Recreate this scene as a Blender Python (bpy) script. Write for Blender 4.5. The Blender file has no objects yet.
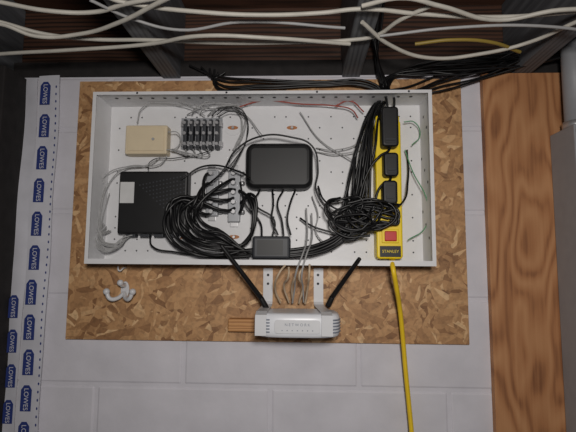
import bpy, bmesh, math, random
from mathutils import Vector, Matrix, Euler
random.seed(7)
scene=bpy.context.scene
scene.view_settings.view_transform='Standard'
F=430.0; EYE=1.55
PITCH=math.radians(5.7); YAW=math.radians(2.0); ROLL=math.radians(-0.4)
CAM=Vector((0.035,-1.02,EYE))
R=(Matrix.Rotation(YAW,3,'Z')@Matrix.Rotation(math.pi/2+PITCH,3,'X')@Matrix.Rotation(-ROLL,3,'Z'))
def ray(px,py): return R@Vector(((px-288)/F,-(py-216)/F,-1))
def P(px,py,y):
    d=ray(px,py); t=(y-CAM.y)/d.y
    return CAM+d*t
def PZ(px,py,z):
    d=ray(px,py); t=(z)/d.z
    return CAM+d*t
cd=bpy.data.cameras.new('camera'); cam=bpy.data.objects.new('camera',cd)
scene.collection.objects.link(cam); cam.matrix_world=Matrix.Translation(CAM)@R.to_4x4()
cd.sensor_width=36; cd.lens=F/576*36; cd.clip_start=0.02
scene.camera=cam

# ---------- materials
def newmat(name):
    m=bpy.data.materials.new(name); m.use_nodes=True
    nt=m.node_tree; b=nt.nodes['Principled BSDF']
    return m,nt,b
def lin(c): return tuple(((v/255)/12.92 if v/255<=0.04045 else ((v/255+0.055)/1.055)**2.4) for v in c)+(1,)
def mat(name,rgb,rough=0.5,metal=0,var=0.12,scale=40,bump=0.0):
    m,nt,b=newmat(name)
    tc=nt.nodes.new('ShaderNodeTexCoord'); n=nt.nodes.new('ShaderNodeTexNoise')
    n.inputs['Scale'].default_value=scale; n.inputs['Detail'].default_value=4
    nt.links.new(tc.outputs['Object'],n.inputs['Vector'])
    r=nt.nodes.new('ShaderNodeValToRGB'); c=lin(rgb)
    r.color_ramp.elements[0].position=0.3; r.color_ramp.elements[1].position=0.7
    r.color_ramp.elements[0].color=tuple(v*(1-var) for v in c[:3])+(1,)
    r.color_ramp.elements[1].color=tuple(min(1,v*(1+var)) for v in c[:3])+(1,)
    nt.links.new(n.outputs['Fac'],r.inputs['Fac']); nt.links.new(r.outputs['Color'],b.inputs['Base Color'])
    b.inputs['Roughness'].default_value=rough; b.inputs['Metallic'].default_value=metal
    if bump>0:
        bp=nt.nodes.new('ShaderNodeBump'); bp.inputs['Strength'].default_value=bump; bp.inputs['Distance'].default_value=0.003
        nt.links.new(n.outputs['Fac'],bp.inputs['Height']); nt.links.new(bp.outputs['Normal'],b.inputs['Normal'])
    return m
def osb_mat():
    m,nt,b=newmat('osb_flakes'); N=nt.nodes.new; L=nt.links.new
    tc=N('ShaderNodeTexCoord')
    nz=N('ShaderNodeTexNoise'); nz.inputs['Scale'].default_value=9; L(tc.outputs['Object'],nz.inputs['Vector'])
    mx=N('ShaderNodeMix'); mx.data_type='RGBA'; mx.blend_type='LINEAR_LIGHT'; mx.inputs['Factor'].default_value=0.02
    L(tc.outputs['Object'],mx.inputs['A']); L(nz.outputs['Color'],mx.inputs['B'])
    vs=[]
    for ang,sc in ((15,(24,24,75)),(70,(26,26,85)),(-40,(22,22,80))):
        mp=N('ShaderNodeMapping'); mp.inputs['Rotation'].default_value=(0,math.radians(ang),0)
        mp2=N('ShaderNodeMapping'); mp2.inputs['Scale'].default_value=sc
        L(mx.outputs['Result'],mp.inputs['Vector']); L(mp.outputs['Vector'],mp2.inputs['Vector'])
        v=N('ShaderNodeTexVoronoi'); v.inputs['Scale'].default_value=1; v.inputs['Randomness'].default_value=1
        L(mp2.outputs['Vector'],v.inputs['Vector']); vs.append(v)
    sel=N('ShaderNodeTexNoise'); sel.inputs['Scale'].default_value=22; L(tc.outputs['Object'],sel.inputs['Vector'])
    def val(v):
        s=N('ShaderNodeSeparateColor'); L(v.outputs['Color'],s.inputs['Color']); return s.outputs['Red']
    def step(t):
        r=N('ShaderNodeMath'); r.operation='GREATER_THAN'; r.inputs[1].default_value=t; L(sel.outputs['Fac'],r.inputs[0]); return r.outputs[0]
    m1=N('ShaderNodeMix'); L(step(0.46),m1.inputs[0]); L(val(vs[0]),m1.inputs[2]); L(val(vs[1]),m1.inputs[3])
    m2=N('ShaderNodeMix'); L(step(0.55),m2.inputs[0]); L(m1.outputs[0],m2.inputs[2]); L(val(vs[2]),m2.inputs[3])
    r=N('ShaderNodeValToRGB'); e=r.color_ramp.elements
    e[0].position=0; e[0].color=lin((136,96,62)); e[1].position=1; e[1].color=lin((222,184,138))
    for p,c in ((0.15,(166,124,84)),(0.5,(184,140,96)),(0.85,(198,154,108))):
        q=e.new(p); q.color=lin(c)
    L(m2.outputs[0],r.inputs['Fac']); 
    fn=N('ShaderNodeTexNoise'); fn.inputs['Scale'].default_value=120; fn.inputs['Detail'].default_value=4; L(tc.outputs['Object'],fn.inputs['Vector'])
    fr=N('ShaderNodeValToRGB'); fr.color_ramp.elements[0].color=(.55,.55,.55,1); fr.color_ramp.elements[0].position=.3; fr.color_ramp.elements[1].position=.55
    L(fn.outputs['Fac'],fr.inputs['Fac'])
    mm=N('ShaderNodeMix'); mm.data_type='RGBA'; mm.blend_type='MULTIPLY'; mm.inputs['Factor'].default_value=0.6
    L(r.outputs['Color'],mm.inputs['A']); L(fr.outputs['Color'],mm.inputs['B'])
    L(mm.outputs['Result'],b.inputs['Base Color']); b.inputs['Roughness'].default_value=0.6
    bp=N('ShaderNodeBump'); bp.inputs['Strength'].default_value=.25; bp.inputs['Distance'].default_value=.002
    L(m2.outputs[0],bp.inputs['Height']); L(bp.outputs['Normal'],b.inputs['Normal'])
    return m
def wood_mat(name,c0,c1,scale=(14,14,1.2),dist=3.0,rough=0.6,axis='X',wavef=.5,wsc=1.6):
    m,nt,b=newmat(name); N=nt.nodes.new; L=nt.links.new
    tc=N('ShaderNodeTexCoord'); mp=N('ShaderNodeMapping'); mp.inputs['Scale'].default_value=scale
    L(tc.outputs['Object'],mp.inputs['Vector'])
    w=N('ShaderNodeTexWave'); w.bands_direction=axis; w.inputs['Scale'].default_value=wsc; w.inputs['Distortion'].default_value=dist*2
    w.inputs['Detail'].default_value=4; w.inputs['Detail Scale'].default_value=1.2; L(mp.outputs['Vector'],w.inputs['Vector'])
    n=N('ShaderNodeTexNoise'); n.inputs['Scale'].default_value=6; n.inputs['Detail'].default_value=6; L(mp.outputs['Vector'],n.inputs['Vector'])
    mi=N('ShaderNodeMix'); mi.inputs[0].default_value=1-wavef; L(w.outputs['Fac'],mi.inputs[2]); L(n.outputs['Fac'],mi.inputs[3])
    r=N('ShaderNodeValToRGB'); r.color_ramp.elements[0].position=.2; r.color_ramp.elements[1].position=.62
    r.color_ramp.elements[0].color=lin(c0); r.color_ramp.elements[1].color=lin(c1)
    L(mi.outputs[0],r.inputs['Fac']); L(r.outputs['Color'],b.inputs['Base Color']); b.inputs['Roughness'].default_value=rough
    bp=N('ShaderNodeBump'); bp.inputs['Strength'].default_value=.2; bp.inputs['Distance'].default_value=.002
    L(mi.outputs[0],bp.inputs['Height']); L(bp.outputs['Normal'],b.inputs['Normal'])
    return m
def ply_mat():
    m,nt,b=newmat('plywood_veneer'); N=nt.nodes.new; L=nt.links.new
    tc=N('ShaderNodeTexCoord'); mp=N('ShaderNodeMapping'); mp.inputs['Scale'].default_value=(5.5,1,1.5)
    L(tc.outputs['Object'],mp.inputs['Vector'])
    n=N('ShaderNodeTexNoise'); n.inputs['Scale'].default_value=1.6; n.inputs['Detail'].default_value=2.5; n.inputs['Roughness'].default_value=.35
    L(mp.outputs['Vector'],n.inputs['Vector'])
    mu=N('ShaderNodeMath'); mu.operation='MULTIPLY'; mu.inputs[1].default_value=75; L(n.outputs['Fac'],mu.inputs[0])
    si=N('ShaderNodeMath'); si.operation='SINE'; L(mu.outputs[0],si.inputs[0])
    mr=N('ShaderNodeMapRange'); mr.inputs['From Min'].default_value=-1; L(si.outputs[0],mr.inputs['Value'])
    mp2=N('ShaderNodeMapping'); mp2.inputs['Scale'].default_value=(140,10,5); L(tc.outputs['Object'],mp2.inputs['Vector'])
    n2=N('ShaderNodeTexNoise'); n2.inputs['Scale'].default_value=1; n2.inputs['Detail'].default_value=5; L(mp2.outputs['Vector'],n2.inputs['Vector'])
    n3=N('ShaderNodeTexNoise'); n3.inputs['Scale'].default_value=5; L(tc.outputs['Object'],n3.inputs['Vector'])
    a=N('ShaderNodeMix'); a.inputs[0].default_value=.55; L(mr.outputs[0],a.inputs[2]); L(n2.outputs['Fac'],a.inputs[3])
    a2=N('ShaderNodeMix'); a2.inputs[0].default_value=.3; L(a.outputs[0],a2.inputs[2]); L(n3.outputs['Fac'],a2.inputs[3])
    r=N('ShaderNodeValToRGB'); e=r.color_ramp.elements
    e[0].position=.22; e[0].color=lin((122,76,46)); e[1].position=.72; e[1].color=lin((192,140,96))
    q=e.new(.42); q.color=lin((172,118,76))
    L(a2.outputs[0],r.inputs['Fac']); L(r.outputs['Color'],b.inputs['Base Color']); b.inputs['Roughness'].default_value=.65
    return m
M={}
M['paint']=mat('painted_block',(212,210,217),.75,var=.07,scale=12,bump=.7)
M['osb']=osb_mat()
M['ply']=ply_mat()
M['pine']=wood_mat('pine_offcut',(160,108,62),(198,146,92),scale=(3,10,30),axis='Z')
M['rim']=wood_mat('old_rim_wood',(26,18,14),(80,52,38),scale=(1.2,14,18),axis='Z')
M['joist']=wood_mat('old_joist_wood',(76,78,82),(106,108,112),scale=(18,1.2,18))
M['dark']=mat('dark_timber',(34,31,31),.85,var=.3)
M['white']=mat('white_powdercoat',(220,220,222),.42,var=.02)
M['plastic']=mat('white_plastic',(208,209,212),.4,var=.02)
M['beige']=mat('beige_plastic',(216,200,170),.5,var=.03)
M['black']=mat('black_plastic',(15,15,17),.5,var=.2)
M['blackgl']=mat('black_cable_jacket',(13,13,15),.42,var=.2)
M['hole']=mat('dark_hole',(56,56,60),.9,var=.1)
M['dgrey']=mat('dark_grey_plastic',(50,52,57),.5,var=.1)
M['lgrey']=mat('grey_cable_jacket',(165,165,165),.5,var=.06)
M['romex']=mat('nm_cable_jacket',(194,190,180),.5,var=.08)
M['yellow']=mat('yellow_plastic',(244,212,20),.4,var=.03)
M['ycord']=mat('yellow_cord',(240,202,40),.45,var=.04)
M['ycab']=mat('yellow_nm_cable',(150,128,58),.5,var=.04)
M['metal']=mat('nickel_metal',(190,190,192),.35,metal=.6,var=.06)
M['zinc']=mat('cast_zinc',(160,162,166),.4,metal=.2,var=.06)
M['panel']=mat('grey_enamel',(150,152,156),.5,var=.04)
M['red']=mat('red_plastic',(200,40,35),.4,var=.05)
M['redw']=mat('red_wire',(150,60,45),.5,var=.05)
M['green']=mat('green_wire',(90,150,110),.5,var=.05)
M['blue']=mat('blue_ink',(40,56,120),.6,var=.06)
M['wrap']=mat('house_wrap',(208,208,216),.55,var=.06,bump=.2,scale=25)
M['label']=mat('paper_label',(205,205,205),.7,var=.05)
M['router']=mat('router_shell',(224,226,231),.35,var=.02)
M['rgrey']=mat('router_vent_grey',(130,136,148),.5,var=.05)
M['orange']=mat('osb_through_slot',(176,116,70),.6,var=.15)
M['tan']=mat('tan_cable_jacket',(196,176,150),.5)
M['concrete']=mat('concrete',(95,92,90),.9,var=.2,scale=6,bump=.4)

# ---------- geometry helpers
def empty(name,loc):
    e=bpy.data.objects.new(name,None); e.location=loc; e.empty_display_size=.02
    scene.collection.objects.link(e); return e
def add(name,me,loc,mats,parent=None,rot=None,smooth=False):
    o=bpy.data.objects.new(name,me); scene.collection.objects.link(o)
    for m_ in (mats if isinstance(mats,list) else [mats]): me.materials.append(M[m_])
    o.location=loc
    if rot: o.rotation_euler=rot
    if parent:
        o.parent=parent; o.matrix_parent_inverse=Matrix.Translation(-Vector(parent.location))
    if smooth:
        for p in me.polygons: p.use_smooth=True
    return o
def box(name,x0,x1,y0,y1,z0,z1,m,bev=0,parent=None,rot=None,seg=3):
    bm=bmesh.new(); bmesh.ops.create_cube(bm,size=1)
    sx,sy,sz=abs(x1-x0),abs(y1-y0),abs(z1-z0)
    bmesh.ops.scale(bm,vec=(sx,sy,sz),verts=bm.verts)
    if bev>0:
        bmesh.ops.bevel(bm,geom=bm.edges[:],offset=min(bev,.45*min(sx,sy,sz)),segments=seg,affect='EDGES',profile=.5)
    me=bpy.data.meshes.new(name); bm.to_mesh(me); bm.free()
    return add(name,me,((x0+x1)/2,(y0+y1)/2,(z0+z1)/2),m,parent,rot,smooth=False)
def rect(px0,py0,px1,py1,y):
    a=[P(px0,py0,y),P(px1,py0,y),P(px0,py1,y),P(px1,py1,y)]
    return (a[0].x+a[2].x)/2,(a[1].x+a[3].x)/2,(a[2].z+a[3].z)/2,(a[0].z+a[1].z)/2
def pbox(name,px0,py0,px1,py1,yf,yb,m,bev=0,parent=None,rot=None):
    x0,x1,z0,z1=rect(px0,py0,px1,py1,yf)
    return box(name,x0,x1,yf,yb,z0,z1,m,bev,parent,rot)
def slab(name,outline,yf,yb,m,bev=0.0,parent=None,loc=None,rot=None,smooth=False):
    cx=sum(p[0] for p in outline)/len(outline); cz=sum(p[1] for p in outline)/len(outline)
    bm=bmesh.new(); th=yb-yf
    vs=[bm.verts.new((p[0]-cx,-th/2,p[1]-cz)) for p in outline]
    f=bm.faces.new(vs); r=bmesh.ops.extrude_face_region(bm,geom=[f])
    nv=[v for v in r['geom'] if isinstance(v,bmesh.types.BMVert)]
    bmesh.ops.translate(bm,vec=(0,th,0),verts=nv)
    bmesh.ops.recalc_face_normals(bm,faces=bm.faces)
    if bev>0:
        es=[e for e in bm.edges if abs(e.verts[0].co.y-e.verts[1].co.y)<1e-6]
        bmesh.ops.bevel(bm,geom=es,offset=bev,segments=4,affect='EDGES',profile=.5)
    me=bpy.data.meshes.new(name); bm.to_mesh(me); bm.free()
    return add(name,me,(cx,(yf+yb)/2,cz),m,parent,rot,smooth)
def rrect(x0,x1,z0,z1,r,n=6):
    o=[]
    for cx,cz,a0 in ((x1-r,z1-r,0),(x0+r,z1-r,90),(x0+r,z0+r,180),(x1-r,z0+r,270)):
        for i in range(n+1):
            a=math.radians(a0+90*i/n); o.append((cx+r*math.cos(a),cz+r*math.sin(a)))
    return o
def discs(name,pts,r,m,parent=None,axis='y',n=10,asp=1.0):
    bm=bmesh.new()
    c=sum((Vector(p) for p in pts),Vector())/len(pts)
    for p in pts:
        p=Vector(p)-c; vs=[]
        for i in range(n):
            a=2*math.pi*i/n; u,v=r*math.cos(a),r*asp*math.sin(a)
            off={'y':Vector((u,0,v)),'z':Vector((u,v,0)),'x':Vector((0,u,v))}[axis]
            vs.append(bm.verts.new(p+off))
        bm.faces.new(vs)
    me=bpy.data.meshes.new(name); bm.to_mesh(me); bm.free()
    return add(name,me,c,m,parent)
def cyl(name,a,b,r0,r1,m,parent=None,n=20,bev=0.0):
    a=Vector(a); b=Vector(b); d=b-a
    bm=bmesh.new(); bmesh.ops.create_cone(bm,cap_ends=True,segments=n,radius1=r0,radius2=r1,depth=d.length)
    if bev>0:
        es=[e for e in bm.edges if abs(e.verts[0].co.z-e.verts[1].co.z)<1e-7]
        bmesh.ops.bevel(bm,geom=es,offset=bev,segments=3,affect='EDGES',profile=.5)
    q=d.to_track_quat('Z','Y').to_matrix().to_4x4(); bmesh.ops.transform(bm,matrix=q,verts=bm.verts)
    me=bpy.data.meshes.new(name); bm.to_mesh(me); bm.free()
    o=add(name,me,(a+b)/2,m,parent)
    for p in me.polygons: p.use_smooth=len(p.vertices)==4
    return o
def ball(name,c,r,m,parent=None,sc=(1,1,1)):
    bm=bmesh.new(); bmesh.ops.create_uvsphere(bm,u_segments=16,v_segments=10,radius=r)
    bmesh.ops.scale(bm,vec=sc,verts=bm.verts)
    me=bpy.data.meshes.new(name); bm.to_mesh(me); bm.free()
    return add(name,me,c,m,parent,smooth=True)
def cables(name,paths,r,m,parent=None,flat=1.0):
    cu=bpy.data.curves.new(name,'CURVE'); cu.dimensions='3D'; cu.bevel_depth=r; cu.bevel_resolution=2; cu.resolution_u=8; cu.use_fill_caps=True
    for pts in paths:
        s=cu.splines.new('BEZIER'); s.bezier_points.add(len(pts)-1)
        for bp,p in zip(s.bezier_points,pts):
            bp.co=p; bp.handle_left_type=bp.handle_right_type='AUTO'
    o=bpy.data.objects.new(name+'_c',cu); scene.collection.objects.link(o)
    dg=bpy.context.evaluated_depsgraph_get(); dg.update()
    me=bpy.data.meshes.new_from_object(o.evaluated_get(dg)); me.name=name
    bpy.data.objects.remove(o)
    me.materials.clear()
    c=sum((v.co for v in me.vertices),Vector())/len(me.vertices)
    me.transform(Matrix.Translation(-c))
    return add(name,me,c,m,parent,smooth=True)
def path(pts,jx=0,jy=0):
    out=[]
    for p in pts:
        out.append(P(p[0]+random.uniform(-jx,jx),p[1]+random.uniform(-jx,jx),min(p[2]+random.uniform(-jy,jy),-.0205)))
    return out
def text(name,s,loc,size,m,parent,rot=(math.pi/2,0,0),bold=0):
    cu=bpy.data.curves.new(name,'FONT'); cu.body=s; cu.size=size; cu.align_x='CENTER'; cu.align_y='CENTER'; cu.extrude=.0002; cu.offset=bold
    o=bpy.data.objects.new(name+'_t',cu); scene.collection.objects.link(o)
    dg=bpy.context.evaluated_depsgraph_get(); dg.update()
    me=bpy.data.meshes.new_from_object(o.evaluated_get(dg)); bpy.data.objects.remove(o); me.materials.clear()
    return add(name,me,loc,m,parent,rot)

# ---------- room shell
zc=P(300,388,0).z
xj=P(270,410,0).x
bm=bmesh.new()
BL,BH,G=.406,.203,.007
zmin,zmax=0.0,P(200,76,0).z
k0=int((zc-zmin)/BH)+1
for k in range(-k0,6):
    z0=zc+k*BH; z1=z0+BH
    z1=min(z1,zmax)
    z0=max(z0,0)
    if z1-z0<.02: continue
    off=0 if k%2 else BL/2
    for i in range(-5,6):
        x0=xj+off+i*BL
        mtx=Matrix.Translation((x0+BL/2,.05,(z0+z1)/2))@Matrix.Diagonal((BL-G,.1,z1-z0-G,1))
        r=bmesh.ops.create_cube(bm,size=1,matrix=mtx)
        es=set(e for v in r['verts'] for e in v.link_edges)
        bmesh.ops.bevel(bm,geom=list(es),offset=.005,segments=2,affect='EDGES',profile=.5)
r=bmesh.ops.create_cube(bm,size=1,matrix=Matrix.Translation((xj,.055,zmax/2))@Matrix.Diagonal((4.4,.105,zmax,1)))
me=bpy.data.meshes.new('wall_back'); bm.to_mesh(me); bm.free()
add('wall_back',me,(0,0,0),'paint')
box('floor',-2.2,2.2,-3.2,.1,-.1,0,'concrete')
JB=EYE+.445
ceil=box('ceiling',-2.2,2.2,-3.2,.1,JB+.2,JB+.23,'rim')
box('trim_rim_joist',-2.2,2.2,.03,.07,zmax+.04,JB+.2,'rim')
sill=box('trim_sill_plate',-2.2,2.2,-.002,.1,zmax,zmax+.038,'dark')
for i,px in enumerate((-178,-4,172,351,530)):
    x=P(px,70,0).x if px in(172,351) else P(172,70,0).x+(i-2)*.425
    box('ceiling_joist',x-.022,x+.022,-3.0,.03,JB,JB+.2,'joist',.003)

# ---------- OSB backer board
ox0,ox1,oz0,oz1=rect(72,80,465,342,-.012)
ox0=(P(78,100,-.012).x+P(66,340,-.012).x)/2
box('osb_backer_board',ox0,ox1,-.012,-.0005,oz0,oz1,'osb',.001)
box('plywood_panel',P(483,90,-.018).x,P(580,250,-.018).x,-.018,-.0005,0.002,P(500,73,-.018).z,'ply',.001)
xr=P(11,250,-.02).x
box('wooden_post',xr-.16,xr,-.085,-.0005,0,JB-.001,'dark',.003)

# ---------- house wrap strips
def strip(name,pxa,pxb,labels,dots=False,yo=0.0):
    x0=P(pxa,250,-.004).x; x1=P(pxb,250,-.004).x
    zt=P(40,78,-.01).z; zb=.55; n=60
    e=empty(name,((x0+x1)/2,-.006,(zt+zb)/2))
    bm=bmesh.new(); rows=[]
    def yy(z,u): return -.008-yo-.003*math.sin(z*9+u*2)-.002*math.sin(z*23)
    for i in range(n+1):
        z=zb+(zt-zb)*i/n; row=[]
        for j in range(5):
            u=j/4; row.append(bm.verts.new((x0+(x1-x0)*u+.002*math.sin(z*14),yy(z,u)+.003*(u-.5)**2,z)))
        rows.append(row)
    for a,b in zip(rows,rows[1:]):
        for j in range(4): bm.faces.new((a[j],a[j+1],b[j+1],b[j]))
    me=bpy.data.meshes.new('sheet'); bm.to_mesh(me); bm.free()
    o=add('sheet',me,(0,0,0),'wrap',e,smooth=True)
    z=zt-labels[0]; i=0
    while z>zb+.1:
        xc=x0+(x1-x0)*labels[1]
        y=yy(z,labels[1])-.0026
        w=.0105*labels[3]; h=.024*labels[3]
        ol=[(xc-w,z-h),(xc+w,z-h),(xc+w,z+h*.65),(xc+w*.45,z+h),(xc-w*.45,z+h),(xc-w,z+h*.65)]
        slab('printed_mark',ol,y-.0002,y,'blue',0,e)
        text('printed_word',"LOWES",(xc,y-.0008,z-.002),.0125*labels[3],'wrap',e,(math.pi/2,math.pi/2,0))
        z-=labels[2]; i+=1
    if dots:
        pts=[]; z=zt-.03
        while z>zb: 
            pts.append((x1-.005,yy(z,1)-.002,z)); z-=.018
        discs('perforations',pts,.0018,'blue',e,asp=1.8)
strip('house_wrap_strip',15,28,(.56,.42,.080,1.1))
strip('house_wrap_strip.001',32,54,(.045,.38,.080,1.2),True,.014)

# ---------- wiring enclosure
YB=-.014; YR=-.104
bx0=(P(92,92,YR).x+P(86,262,YR).x)/2; bx1=(P(431,92,YR).x+P(437,266,YR).x)/2
bz1=(P(92,91,YR).z+P(431,91,YR).z)/2; bz0=(P(87,263,YR).z+P(436,267,YR).z)/2
enc=empty('wiring_enclosure',((bx0+bx1)/2,(YB+YR)/2,(bz0+bz1)/2))
T=.003
box('back_plate',bx0,bx1,YB-T,YB,bz0,bz1,'white',0,enc)
box('side_left',bx0,bx0+T,YR,YB-T,bz0,bz1,'white',0,enc)
box('side_right',bx1-T,bx1,YR,YB-T,bz0,bz1,'white',0,enc)
box('side_top',bx0+T,bx1-T,YR,YB-T,bz1-T,bz1,'white',0,enc)
box('side_bottom',bx0+T,bx1-T,YR,YB-T,bz0,bz0+T,'white',0,enc)
box('lip_left',bx0,bx0+.008,YR-.0015,YR-.0001,bz0,bz1,'white',0,enc)
box('lip_right',bx1-.008,bx1,YR-.0015,YR-.0001,bz0,bz1,'white',0,enc)
box('lip_top',bx0+.008,bx1-.008,YR-.0015,YR-.0001,bz1-.007,bz1,'white',0,enc)
box('lip_bottom',bx0+.008,bx1-.008,YR-.0015,YR-.0001,bz0,bz0+.011,'white',0,enc)
YI=YB-T
pts=[]
nx=26; w=bx1-bx0-.05
for j in range(13):
    for i in range(nx*1+1):
        if j%3==2 and i%2: continue
        if (j+i)%5==0 or (i*7+j*3)%4==0: continue
        pts.append((bx0+.025+w*i/nx,YI-.0006,bz0+.03+(bz1-bz0-.06)*j/12))
discs('mounting_holes',pts,.0019,'hole',enc)
pts=[(bx1-T-.0005,YR+.012+.022*(i%4),bz0+.03+.031*i) for i in range(11)]
discs('side_knockouts',pts,.0035,'hole',enc,axis='x')
pts=[(bx0+.04+.028*i,YR+.03,bz1-T-.0006) for i in range(25)]
discs('top_slots',pts,.004,'hole',enc,axis='z')
pts=[(bx0+.1+.2*i,YR-.0020,bz1-.0035) for i in range(4)]
discs('lip_screws',pts,.0025,'hole',enc)
for px,py in ((292,128),(233,128),(234,237),(180,237)):
    c=P(px,py,YI); 
    ring=[(c.x+.016*math.cos(a*math.pi/12),c.z+.008*math.sin(a*math.pi/12)) for a in range(24)]
    slab('keyhole_plate',[(c.x+.020*math.cos(a*math.pi/12),c.z+.019*math.sin(a*math.pi/12)) for a in range(24)],YI-.0018,YI-.0008,'white',0,enc)
    slab('keyhole_slot',[(c.x+(q[0]-c.x)*.8,c.z+(q[1]-c.z)*.6) for q in ring],YI-.0024,YI-.0019,'orange',0,enc)
    cyl('keyhole_screw',(c.x,YI-.0025,c.z),(c.x,YI-.006,c.z),.004,.003,'metal',enc)

# beige controller
e=empty('beige_control_box',P(146,140,YI-.02))
pbox('case',125,125,167,154,YI-.032,YI-.001,'beige',.004,e)
x0,x1,z0,z1=rect(128,128,164,151,YI-.032)
box('cover',x0,x1,YI-.0345,YI-.0322,z0,z1,'beige',.0015,e)
c=P(153,139,YI-.035); cyl('indicator',(c.x,YI-.0345,c.z),(c.x,YI-.037,c.z),.0035,.003,'lgrey',e)
# terminal block
e=empty('terminal_block',P(202,134,YI-.01))
pbox('base_bar',181,118,222,149,YI-.006,YI-.001,'zinc',.001,e)
pbox('rail_upper',181,121,222,126,YI-.022,YI-.006,'metal',.001,e)
pbox('rail_lower',181,141,222,146,YI-.022,YI-.006,'metal',.001,e)
for i in range(6):
    xa=183+i*6.4
    pbox('terminal',xa,119,xa+3.6,148,YI-.03,YI-.006,'dgrey',.002,e)
    for yy_ in (123,133.5,144):
        c=P(xa+1.8,yy_,YI-.03); cyl('screw',(c.x,YI-.030,c.z),(c.x,YI-.036,c.z),.0042,.0038,'metal',e,n=8)
# black modem
e=empty('cable_modem',P(152,202,YI-.02))
pbox('case',118,171,187,234,YI-.036,YI-.001,'black',.005,e)
pbox('label',120,182,134,203,YI-.0368,YI-.036,'label',0,e)
pts=[]
for j in range(11):
    for i in range(14-j):
        q=P(184-i*3.4,176+j*3.9+ i*.7,YI-.0366); pts.append(q)
discs('vents',pts,.0019,'dgrey',e)
for i in range(4):
    pbox('port',126+i*14,231,135+i*14,237,YI-.028,YI-.008,'dgrey',.001,e)
# black switch
e=empty('network_switch',P(280,165,YI-.03))
x0,x1,z0,z1=rect(245,142,313,188,YI-.05)
slab('case',rrect(x0,x1,z0,z1,.022,8),YI-.05,YI-.001,'black',.014,e,smooth=False)
for i in range(5):
    pbox('port',257+i*10,186,262+i*10,190,YI-.026,YI-.01,'dgrey',.001,e)
# coax splitters
for nm,px0,px1,py0,py1 in (('coax_splitter',206,218,170,216),('coax_splitter.001',228,240,170,222)):
    e=empty(nm,P((px0+px1)/2,195,YI-.012))
    pbox('body',px0,py0,px1,py1,YI-.016,YI-.001,'zinc',.002,e)
    pbox('mount_ear',px0+2,py0-5,px1-2,py0,YI-.004,YI-.001,'metal',.001,e)
    pbox('mount_ear',px0+2,py1,px1-2,py1+5,YI-.004,YI-.001,'metal',.001,e)
    for i in range(5):
        yy_=py0+4+i*9.5
        a=P(px1,yy_,YI-.010); cyl('f_connector',a,a+Vector((.010,-.004,0)),.0052,.0052,'metal',e,n=6)
        a=P((px0+px1)/2,yy_,YI-.016); cyl('f_connector_front',a,a+Vector((0,-.016,0)),.0056,.005,'metal',e,n=6)
# power adapter
e=empty('power_adapter',P(270,248,YI-.04))
pbox('case',252,236,290,259,YI-.072,YI-.002,'dgrey',.006,e)
pbox('label',257,240,283,255,YI-.0726,YI-.072,'black',0,e)

# ---------- yellow power strip
YP=YI-.04
e=empty('power_strip',P(390,190,YP))
x0,x1,z0,z1=rect(376,120,402,259,YP)
slab('case',rrect(x0,x1,z0,z1,.008),YP,YI-.002,'yellow',.004,e)
slab('top_cap',rrect(x0+.002,x1-.002,z1-.004,z1+.012,.005),YP+.004,YI-.004,'yellow',.002,e)
for py in (130,150,170,190,210):
    c=P(391,py,YP)
    slab('outlet',[(c.x+.013*math.cos(a*math.pi/8),c.z+.013*math.sin(a*math.pi/8)) for a in range(16)],YP-.001,YP,'ycord',0,e)
pbox('switch_frame',382,229,399,243,YP-.004,YP,'yellow',.0015,e)
pbox('rocker_switch',385,231,397,241,YP-.010,YP-.004,'red',.002,e)
pbox('nameplate',380,246,401,257,YP-.0015,YP,'black',.0005,e)
c=P(390.5,251.5,YP-.0016); text('nameplate_text','STANLEY',(c.x,YP-.002,c.z),.009,'yellow',e)
a=P(392,258,YP+.02); cyl('strain_relief',a,a+Vector((0,-.004,-.018)),.007,.0055,'ycord',e)
def plug(name,px0,py0,px1,py1,th,side):
    e=empty(name,P((px0+px1)/2,(py0+py1)/2,YP-th/2))
    x0,x1,z0,z1=rect(px0,py0,px1,py1,YP-th)
    slab('body',rrect(x0,x1,z0,z1,.008),YP-th,YP-.0015,'black',.005,e)
    slab('face',rrect(x0+.006,x1-.006,z0+.012,z1-.012,.004),YP-th-.001,YP-th,'black',.0004,e)
    for k in range(4):
        z=z0+.006+k*.0035; box('grip_rib',x0+.007,x1-.007,YP-th-.002,YP-th,z-.0008,z+.0008,'dgrey',.0004,e)
plug('power_plug',382,106,399,146,.034,-1)
plug('power_plug.001',384,152,399,176,.03,-1)
plug('power_plug.002',383,180,398,204,.03,-1)
yc=[P(392,262,YP+.015),P(393,268,YR-.008),P(396,285,-.10),P(400,310,-.06),P(403,340,-.04),P(406,375,-.03),P(409,405,-.028),P(412,440,-.03),P(413,520,-.03)]
cables('yellow_extension_cord',[yc],.0052,'ycord')

# ---------- cables inside
YC=YI-.03
co=[]
NCO=9
for i in range(NCO):
    t=i/(NCO-1); r=22+32*t; cx=221+1*t; cy=214+3*t
    sx=234 if i%2 else 212
    yy0=174+5*i
    pts_=[(sx,yy0,YC+.012),(sx-6,yy0+1,YC-.008)]
    for a in (150,178,208,238,266):
        aa=math.radians(a+random.uniform(-4,4)); rr=r*random.uniform(.95,1.05)
        pts_.append((cx+rr*1.05*math.cos(aa),cy-rr*.74*math.sin(aa)*(.9 if a<180 else 1),YC-.012-.025*random.random()))
    if i%3!=2:
        pts_+= [(250,253-t*3,YC-.026),(296,256-t*7,YC-.030),(328,249-t*10,YC-.02),(350,236-12*t,YC-.015)]
    else:
        pts_+= [(240+r*.1,246-4*t,YC-.02),(248+r*.15,222-5*t,YC-.03),(246+r*.1,200-6*t,YC-.025),(240,182+4*i,YC-.004)]
    co.append(path(pts_,1.0,.002))
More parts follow.
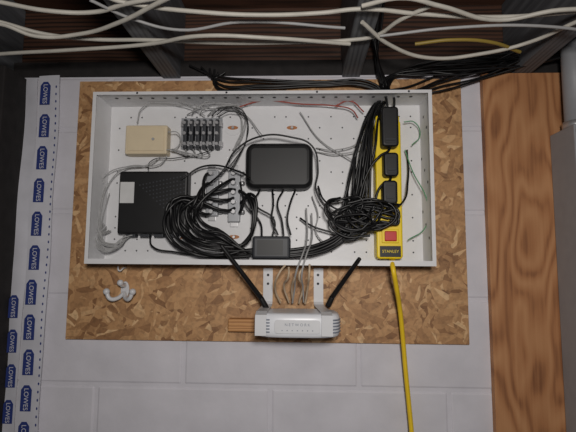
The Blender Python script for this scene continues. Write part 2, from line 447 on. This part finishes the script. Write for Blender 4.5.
co.append(path([(188,196,YC-.012),(172,206,YC-.035),(164,222,YC-.03),(172,242,YC-.02),(196,254,YC-.015),(236,257,YC-.02),(250,256,YC-.02)],0))
cables('coax_cable_bundle',co,.0036,'blackgl')
bl=[]
for i in range(18):
    t=i/17
    bl.append(path([(381+6*t,96+4*t,YC+.01),(370+9*t,112,YC),(354+19*t,150,YC-.01),(347+22*t,185,YC-.01),(345+24*t,208,YC-.01),(338+34*t,230-8*t,YC-.02)],2.5,.012))
for i in range(14):
    cx,cy=random.uniform(344,378),random.uniform(206,224); a0=random.uniform(0,6.28); rr=random.uniform(10,26)
    bl.append(path([(max(328,min(400,cx+rr*random.uniform(.8,1.2)*math.cos(a0+k*1.05)*1.25)),max(198,min(238-.25*max(0,cx-344),cy+rr*random.uniform(.5,.8)*math.sin(a0+k*1.05))),YP-.012-.02*random.random()) for k in range(5)],1.5,.004))
for i in range(5):
    bl.append(path([(336+random.uniform(-8,6),236,YC-.01),(350+i*3,240-i*2,YC-.02),(370+i*2,230-2*i,YP-.015),(398,214+i*2,YP-.014),(384,204+i*3,YP-.016),(360,206,YP-.012)],2,.004))
for k,(sx,sy) in enumerate(((390,146),(391,176),(390,204))):
    bl.append(path([(sx,sy-3,YP-.012),(sx-1,sy+4,YP-.018),(sx-10,sy+10,YP-.02),(368,sy+26 if k==0 else 214,YP-.015),(356,214,YP-.01)],0))
bl.append(path([(388,110,YP-.012),(386,98,YP-.01),(383,92,-.05),(380,84,-.04)],0))
bl.append(path([(394,110,YP-.012),(394,98,YP-.01),(390,92,-.05),(388,82,-.04)],0))
cables('power_cord_bundle',bl,.0028,'blackgl')
dv=[]
dv.append(path([(200,190,YC-.01),(222,172,YC-.03),(236,150,YC-.02),(262,136,YC-.03),(290,137,YC-.034),(312,146,YC-.03),(318,170,YC-.02),(316,190,YC-.02),(335,216,YC-.02),(362,228,YC-.02)],0))
dv.append(path([(180,180,YC-.01),(205,166,YC-.01),(240,172,YC-.03),(250,178,YC-.05)],0))
for i in range(4):
    x=260+i*12
    dv.append(path([(x,189,YC+.008),(x-2+random.uniform(-5,5),203,YC-.01),(282+random.uniform(-16,16),220,YC-.015),(272+i*6,236,YC-.02)],1,.003))
dv.append(path([(318,186,YC),(324,200,YC-.01),(345,212,YC-.02),(368,214,YC-.02)],0))
dv.append(path([(240,182,YC),(246,205,YC-.01),(260,222,YC),(262,238,YC-.02)],0))
dv.append(path([(150,236,YC+.01),(152,246,YC),(175,252,YC),(215,256,YC),(250,254,YC)],0))
dv.append(path([(407,150,YC+.02),(408,180,YC),(400,205,YC-.035),(375,215,YC-.03)],0))
dv.append(path([(300,218,YC),(312,226,YC-.01),(330,232,YC-.01),(342,236,YC-.01),(352,228,YC-.01)],0))
cables('device_cord_bundle',dv,.0021,'blackgl')
gw=[]
for k in range(9):
    gw.append(path([(98+k*1.5,222+k,YC+.01),(95+k*.8,238,YC-.01-.003*k),(103+k*1.5,250-k*.8,YC-.02),(118+k*.5,249-k*1.4,YC-.01),(124+k,236,YC+.005)],1.5,.005))
for k in range(4):
    gw.append(path([(102+k*2,176+k*6,YC+.01),(97+k*2,195+6*k,YC),(96+k*2,215+3*k,YC-.01),(99+k,236+k,YC-.02),(112+k,250-k,YC-.01)],1.5,.005))
gw.append(path([(166,150,YC),(176,148,YC),(180,142,YC),(178,133,YC-.01),(168,132,YC-.01)],0))
gw.append(path([(167,156,YC),(160,164,YC),(130,166,YC),(105,176,YC),(98,200,YC)],0))
gw.append(path([(160,157,YC),(150,164,YC),(122,170,YC),(108,185,YC),(100,215,YC-.01)],0))
gw.append(path([(137,123,YC),(142,108,YC),(165,101,YC),(205,108,YC),(240,112,YC+.01),(262,135,YC-.01)],0))
gw.append(path([(150,103,YC),(175,104,YC),(196,110,YC),(205,116,YC)],0))
for i in range(5):
    gw.append(path([(186+i*7,116,YC+.01),(192+i*7+random.uniform(-6,6),108,YC-.01),(212+i*5+random.uniform(-6,6),102+i,YC),(232+i*3,106+i,YC+.01),(243,122+i*4,YC+.01),(236+random.uniform(-4,4),150,YC+.02)],1.5,.003))
for i in range(4):
    gw.append(path([(186+i*6.4,149,YC+.012),(188+i*7,155,YC),(180+i*4,152+i,YC-.01),(172,150,YC)],1,.003))
gw.append(path([(300,112,YC+.01),(320,140,YC+.01),(352,160,YC)],0))
gw.append(path([(316,148,YC+.02),(335,150,YC),(362,140,YC),(372,120,YC)],0))
gw.append(path([(316,152,YC+.02),(338,154,YC),(364,146,YC),(376,118,YC)],0))
gw.append(path([(312,196,YC+.01),(318,215,YC),(316,232,YC),(330,248,YC)],0))
cables('telephone_wire_bundle',gw,.0013,'lgrey')
dk=[path([(212+i*4,116,YC),(224+i*4,106+i*2,YC-.01),(242+i*2,112+i*3,YC),(246,134+i*3,YC+.005),(238-i*2,160,YC),(232-i*4,172,YC)],1.5,.003) for i in range(3)]
dk.append(path([(148,170,YC),(150,162,YC),(176,158,YC),(206,152,YC),(214,148,YC)],0))
cables('thin_black_wires',dk,.0011,'blackgl')
cables('red_alarm_wire',[path([(236,108,YC+.01),(262,101,YC),(300,104,YC),(335,106,YC),(352,110,YC),(358,118,YC)],0),path([(335,106,YC+.005),(350,101,YC),(364,112,YC)],0)],.0016,'redw')
cables('green_ground_wire',[path([(405,150,YC+.01),(412,170,YC),(428,205,YC-.01),(425,228,YC),(408,240,YC)],0),path([(404,122,YC),(414,122,YC),(420,135,YC+.01),(412,145,YC)],0)],.0013,'green')
ew=[]
for i in range(2):
    ew.append(path([(306+i*6,208+5*i,YC),(306+i*5,238,YC-.02),(302+i*5,256,YR-.012),(296+i*7,272,YR-.018),(294+i*9,288,YR+.03),(293+i*10,303,-.046)],1.0,.002))
cables('ethernet_cable_bundle',ew,.0018,'lgrey')
ew=[path([(284+i*6.5,266,YR-.006),(280+i*7,274,YR-.014),(277+i*8,288,YR+.03),(281+i*6.5,303,-.044)],2,.002) for i in range(5)]
cables('patch_cable_bundle',ew,.0022,'tan')

# ---------- router
yf=-.158; ybk=-.05
e=empty('wireless_router',P(298,322,-.1))
xL=P(253,330,yf).x; xR=P(342,328,yf).x; zT=P(298,314,yf).z; zB=P(298,339,yf).z
bm=bmesh.new()
cx=(xL+xR)/2; hw=(xR-xL)/2; cy=(yf+ybk)/2; hd=(ybk-yf)/2; cz=(zT+zB)/2; hh=(zT-zB)/2
layers=[]
for k in range(13):
    ph=-math.pi/2+math.pi*k/12
    s=abs(math.cos(ph))**.35 ; zz=hh*(1 if math.sin(ph)>0 else -1)*abs(math.sin(ph))**.75
    ring=[]
    for i in range(64):
        a=2*math.pi*i/64; ca,sa=math.cos(a),math.sin(a); n_=3.6
        x=hw*(1 if ca>0 else -1)*abs(ca)**(2/n_); y=hd*(1 if sa>0 else -1)*abs(sa)**(2/n_)
        fx=(hw-.02*(1-s))/hw; fy=(hd-.02*(1-s))/hd
        x*=fx*(1-.06*max(0,y/hd)); ring.append(bm.verts.new((x,y*fy,zz)))
    layers.append(ring)
for a,b in zip(layers,layers[1:]):
    for i in range(64): bm.faces.new((a[i],a[(i+1)%64],b[(i+1)%64],b[i]))
bm.faces.new(layers[-1]); bm.faces.new(list(reversed(layers[0])))
me=bpy.data.meshes.new('shell'); bm.to_mesh(me); bm.free()
add('shell',me,(cx,cy,cz),'router',e,smooth=True)
x0,x1=cx-.045,cx+.045
slab('front_panel',rrect(x0,x1,zB+.010,zT-.012,.006),yf-.0012,yf+.004,'plastic',.0005,e)
text('front_marking','N E T W O R K',(cx,yf-.0016,cz+.003),.0075,'rgrey',e)
discs('status_leds',[(cx-.03+.01*i,yf-.0016,cz-.008) for i in range(7)],.0012,'rgrey',e)
for s in (-1,1):
    for k in range(5):
        z=cz-.012+k*.006
        cables('side_vent',[[Vector((cx+s*.055,yf+.002,z)),Vector((cx+s*.068,yf+.004,z)),Vector((cx+s*.080,yf+.012,z)),Vector((cx+s*(hw-.001),yf+.03,z))]],.0014,'rgrey',e)
box('port_panel',cx-.06,cx+.06,ybk-.006,ybk+.002,zB+.008,zT-.006,'dgrey',.001,e)
for i in range(5):
    box('ethernet_plug',cx-.045+i*.02,cx-.033+i*.02,ybk,ybk+.012,cz-.005,cz+.006,'lgrey',.001,e)
for (bx,by),(tx,ty),yt in (((267,306),(221,245),-.135),((328,303),(360,258),-.135)):
    a=P(bx,by,-.075); b=P(tx,ty,yt)
    m1=a+(b-a)*.14
    cyl('antenna_hinge',a-Vector((0,0,.006)),m1,.0062,.0058,'black',e,bev=.001)
    cyl('antenna',m1,b,.0056,.0042,'blackgl',e,bev=.002)
for px in (268,318):
    w=.011
    xt=P(px,285,-.016).x
    z_top=P(px,268,-.016).z
    cl=[(-.0145,z_top),(-.0145,zT+.010),(-.02,zT+.004),(-.05,zT+.002),(-.14,zT+.002),(yf-.001,zT-.003),(yf-.0035,zT-.009),(yf-.0035,zB+.006)]
    bm=bmesh.new(); pr=None
    for y,z in cl:
        sl=(.012 if px>300 else -.002)*(-(y)/.15)
        v=[bm.verts.new((xt-w+sl,y,z)),bm.verts.new((xt+w+sl,y,z))]
        if pr: bm.faces.new((pr[0],pr[1],v[1],v[0]))
        pr=v
    me=bpy.data.meshes.new('band'); bm.to_mesh(me); bm.free()
    o=add('mounting_strap',me,(0,0,0),'plastic',e)
    so=o.modifiers.new('thick','SOLIDIFY'); so.thickness=.0018; so.offset=0
    discs('screw_holes',[(xt,-.0165,z_top-.016),(xt,-.0165,z_top-.036)],.003,'hole',e)
pbox('wood_scrap_block',228,319,262,332,-.035,-.0125,'pine',.002)
# hook
e=empty('coat_hook',P(124,292,-.02))
c=P(125,289,-.016)
slab('base_plate',[(c.x+.010*math.cos(a*math.pi/12),c.z-.002+.020*math.sin(a*math.pi/12)) for a in range(24)],-.0175,-.0125,'plastic',.0015,e)
discs('screws',[(c.x,-.0178,c.z+.011),(c.x,-.0178,c.z-.014)],.0026,'hole',e)
for s in (-1,1):
    pth=[c+Vector((0,-.004,-.008)),c+Vector((s*.010,-.018,-.020)),c+Vector((s*.022,-.028,-.020)),c+Vector((s*.030,-.030,-.004))]
    cables('prong',[pth],.0048,'plastic',e)
    ball('prong_tip',pth[-1],.0075,'plastic',e)
pth=[c+Vector((0,-.003,.008)),c+Vector((0,-.02,.010)),c+Vector((0,-.028,.016))]
cables('prong_upper',[pth],.0045,'plastic',e); ball('prong_tip',pth[-1],.0072,'plastic',e)
e=empty('cup_hook',P(126,268,-.02))
a=P(126,268,-.0125)
cables('hook_wire',[[a,a+Vector((0,-.015,0)),a+Vector((-.008,-.018,-.006)),a+Vector((-.012,-.018,.004))]],.0018,'plastic',e)

# ---------- overhead NM cables
Z=.437
def over(pts,dz=0): return [PZ(p[0],p[1],Z-dz-(p[2] if len(p)>2 else 0)) for p in pts]
wc=[over([(-60,10),(0,22),(40,33),(90,39),(150,40),(230,43,.01),(300,42,.01),(350,40),(375,36),(400,20),(430,6)]),
 over([(-60,60),(0,54),(70,50),(150,44),(200,36,.012),(270,38,.014),(350,44)],.006),
 over([(85,-20),(110,-2),(140,5),(200,12,.008),(260,15,.01),(320,13),(362,9),(420,14),(500,17),(560,13),(640,4)]),
 over([(-40,-6),(0,2),(50,11,.008),(95,12),(125,4),(180,-6)],.002),
 over([(-40,30),(0,24),(35,36,.01),(80,34),(120,22),(160,2),(190,-12)],.008),
 over([(362,22),(390,45,.01),(430,58,.015),(480,54,.01),(530,42),(576,22),(640,-5)],.004),
 over([(362,6),(400,-2),(440,6),(500,20),(560,10),(640,12)],.006)]
e=empty('electrical_cable_run',(0.03,-.25,EYE+.43))
cables('white_cables',wc,.0039,'romex',e)
cables('yellow_cable',[over([(415,44),(450,40),(490,42),(520,52)],.006)],.0035,'ycab',e)
cables('grey_cables',[over([(90,0),(130,18),(180,30,.01),(240,22),(345,28)],.002),over([(380,36),(450,28),(540,26),(640,40)],.012)],.0028,'lgrey',e)
bk=[]
for i in range(12):
    t=i/11
    s=[(384+3*t,98,YC+.0),(381+8*t,90-4*t,-.035),(384+16*t,80-6*t,-.03),(420+10*t,76-14*t+random.uniform(-3,3),-.035),(470,72-16*t+random.uniform(-4,4),-.04),(520,66-14*t+random.uniform(-4,4),-.04),(600,52-20*t,-.04),(680,40-20*t,-.04)]
    bk.append(path(s,1.5,.006))
for i in range(9):
    t=i/8
    bk.append(path([(392-5*t,98,YC+.02),(388-6*t,88,-.035),(378-2*t,60,-.03),(372+9*t,30,-.045),(378+7*t,-10,-.06)],1.2,.004))
for i in range(7):
    bk.append(path([(190+i*6,66+i,.0),(215,76+i*1.5,-.022),(260,80+i*1.2,-.03),(320,80+i*1.2,-.03),(375,84+i,-.035),(386,98,YC+.02)],2.0,.003))
for i in range(5):
    bk.append(path([(386,92,-.04),(410,96-i*2,-.03),(440,92-i*4,-.03),(480,80-i*4,-.035),(530,64-i*6,-.05),(600,50-i*7,-.06)],2,.005))
cables('overhead_coax_bundle',bk,.0024,'blackgl')

# ---------- grey electrical panel at right
e=empty('electrical_panel',P(590,300,-.08))
px_=P(556,250,-.02).x
zt=P(560,125,-.1).z
box('cabinet',px_,px_+.36,-.11,-.019,zt-.85,zt,'panel',.003,e)
box('cover',px_-.004+.006,px_+.366,-.116,-.1105,zt-.84,zt-.01,'panel',.003,e)
box('door',px_+.05,px_+.32,-.120,-.1165,zt-.75,zt-.06,'panel',.003,e)
box('latch',px_+.06,px_+.08,-.126,-.1205,zt-.42,zt-.38,'black',.002,e)
e=empty('conduit_pipe',P(568,100,-.06))
a=Vector((px_+.035,-.065,zt+.001)); b=Vector((px_+.035,-.065,JB+.15))
cyl('pipe',a,b,.024,.024,'panel',e); cyl('locknut',a,a+Vector((0,0,.016)),.030,.030,'metal',e,n=8)

# ---------- lights
def area(name,loc,target,size,power,col):
    l=bpy.data.lights.new(name,'AREA'); l.shape='DISK'; l.size=size; l.energy=power; l.color=col
    o=bpy.data.objects.new(name,l); scene.collection.objects.link(o); o.location=loc
    o.rotation_euler=(Vector(target)-Vector(loc)).to_track_quat('-Z','Y').to_euler()
area('room_lamp',(.09,-1.22,EYE+.14),(.02,0,EYE-.17),.14,8.0,(1,.955,.91))
w=bpy.data.worlds.new('world'); scene.world=w; w.use_nodes=True
w.node_tree.nodes['Background'].inputs[0].default_value=(.78,.76,.82,1); w.node_tree.nodes['Background'].inputs[1].default_value=.06
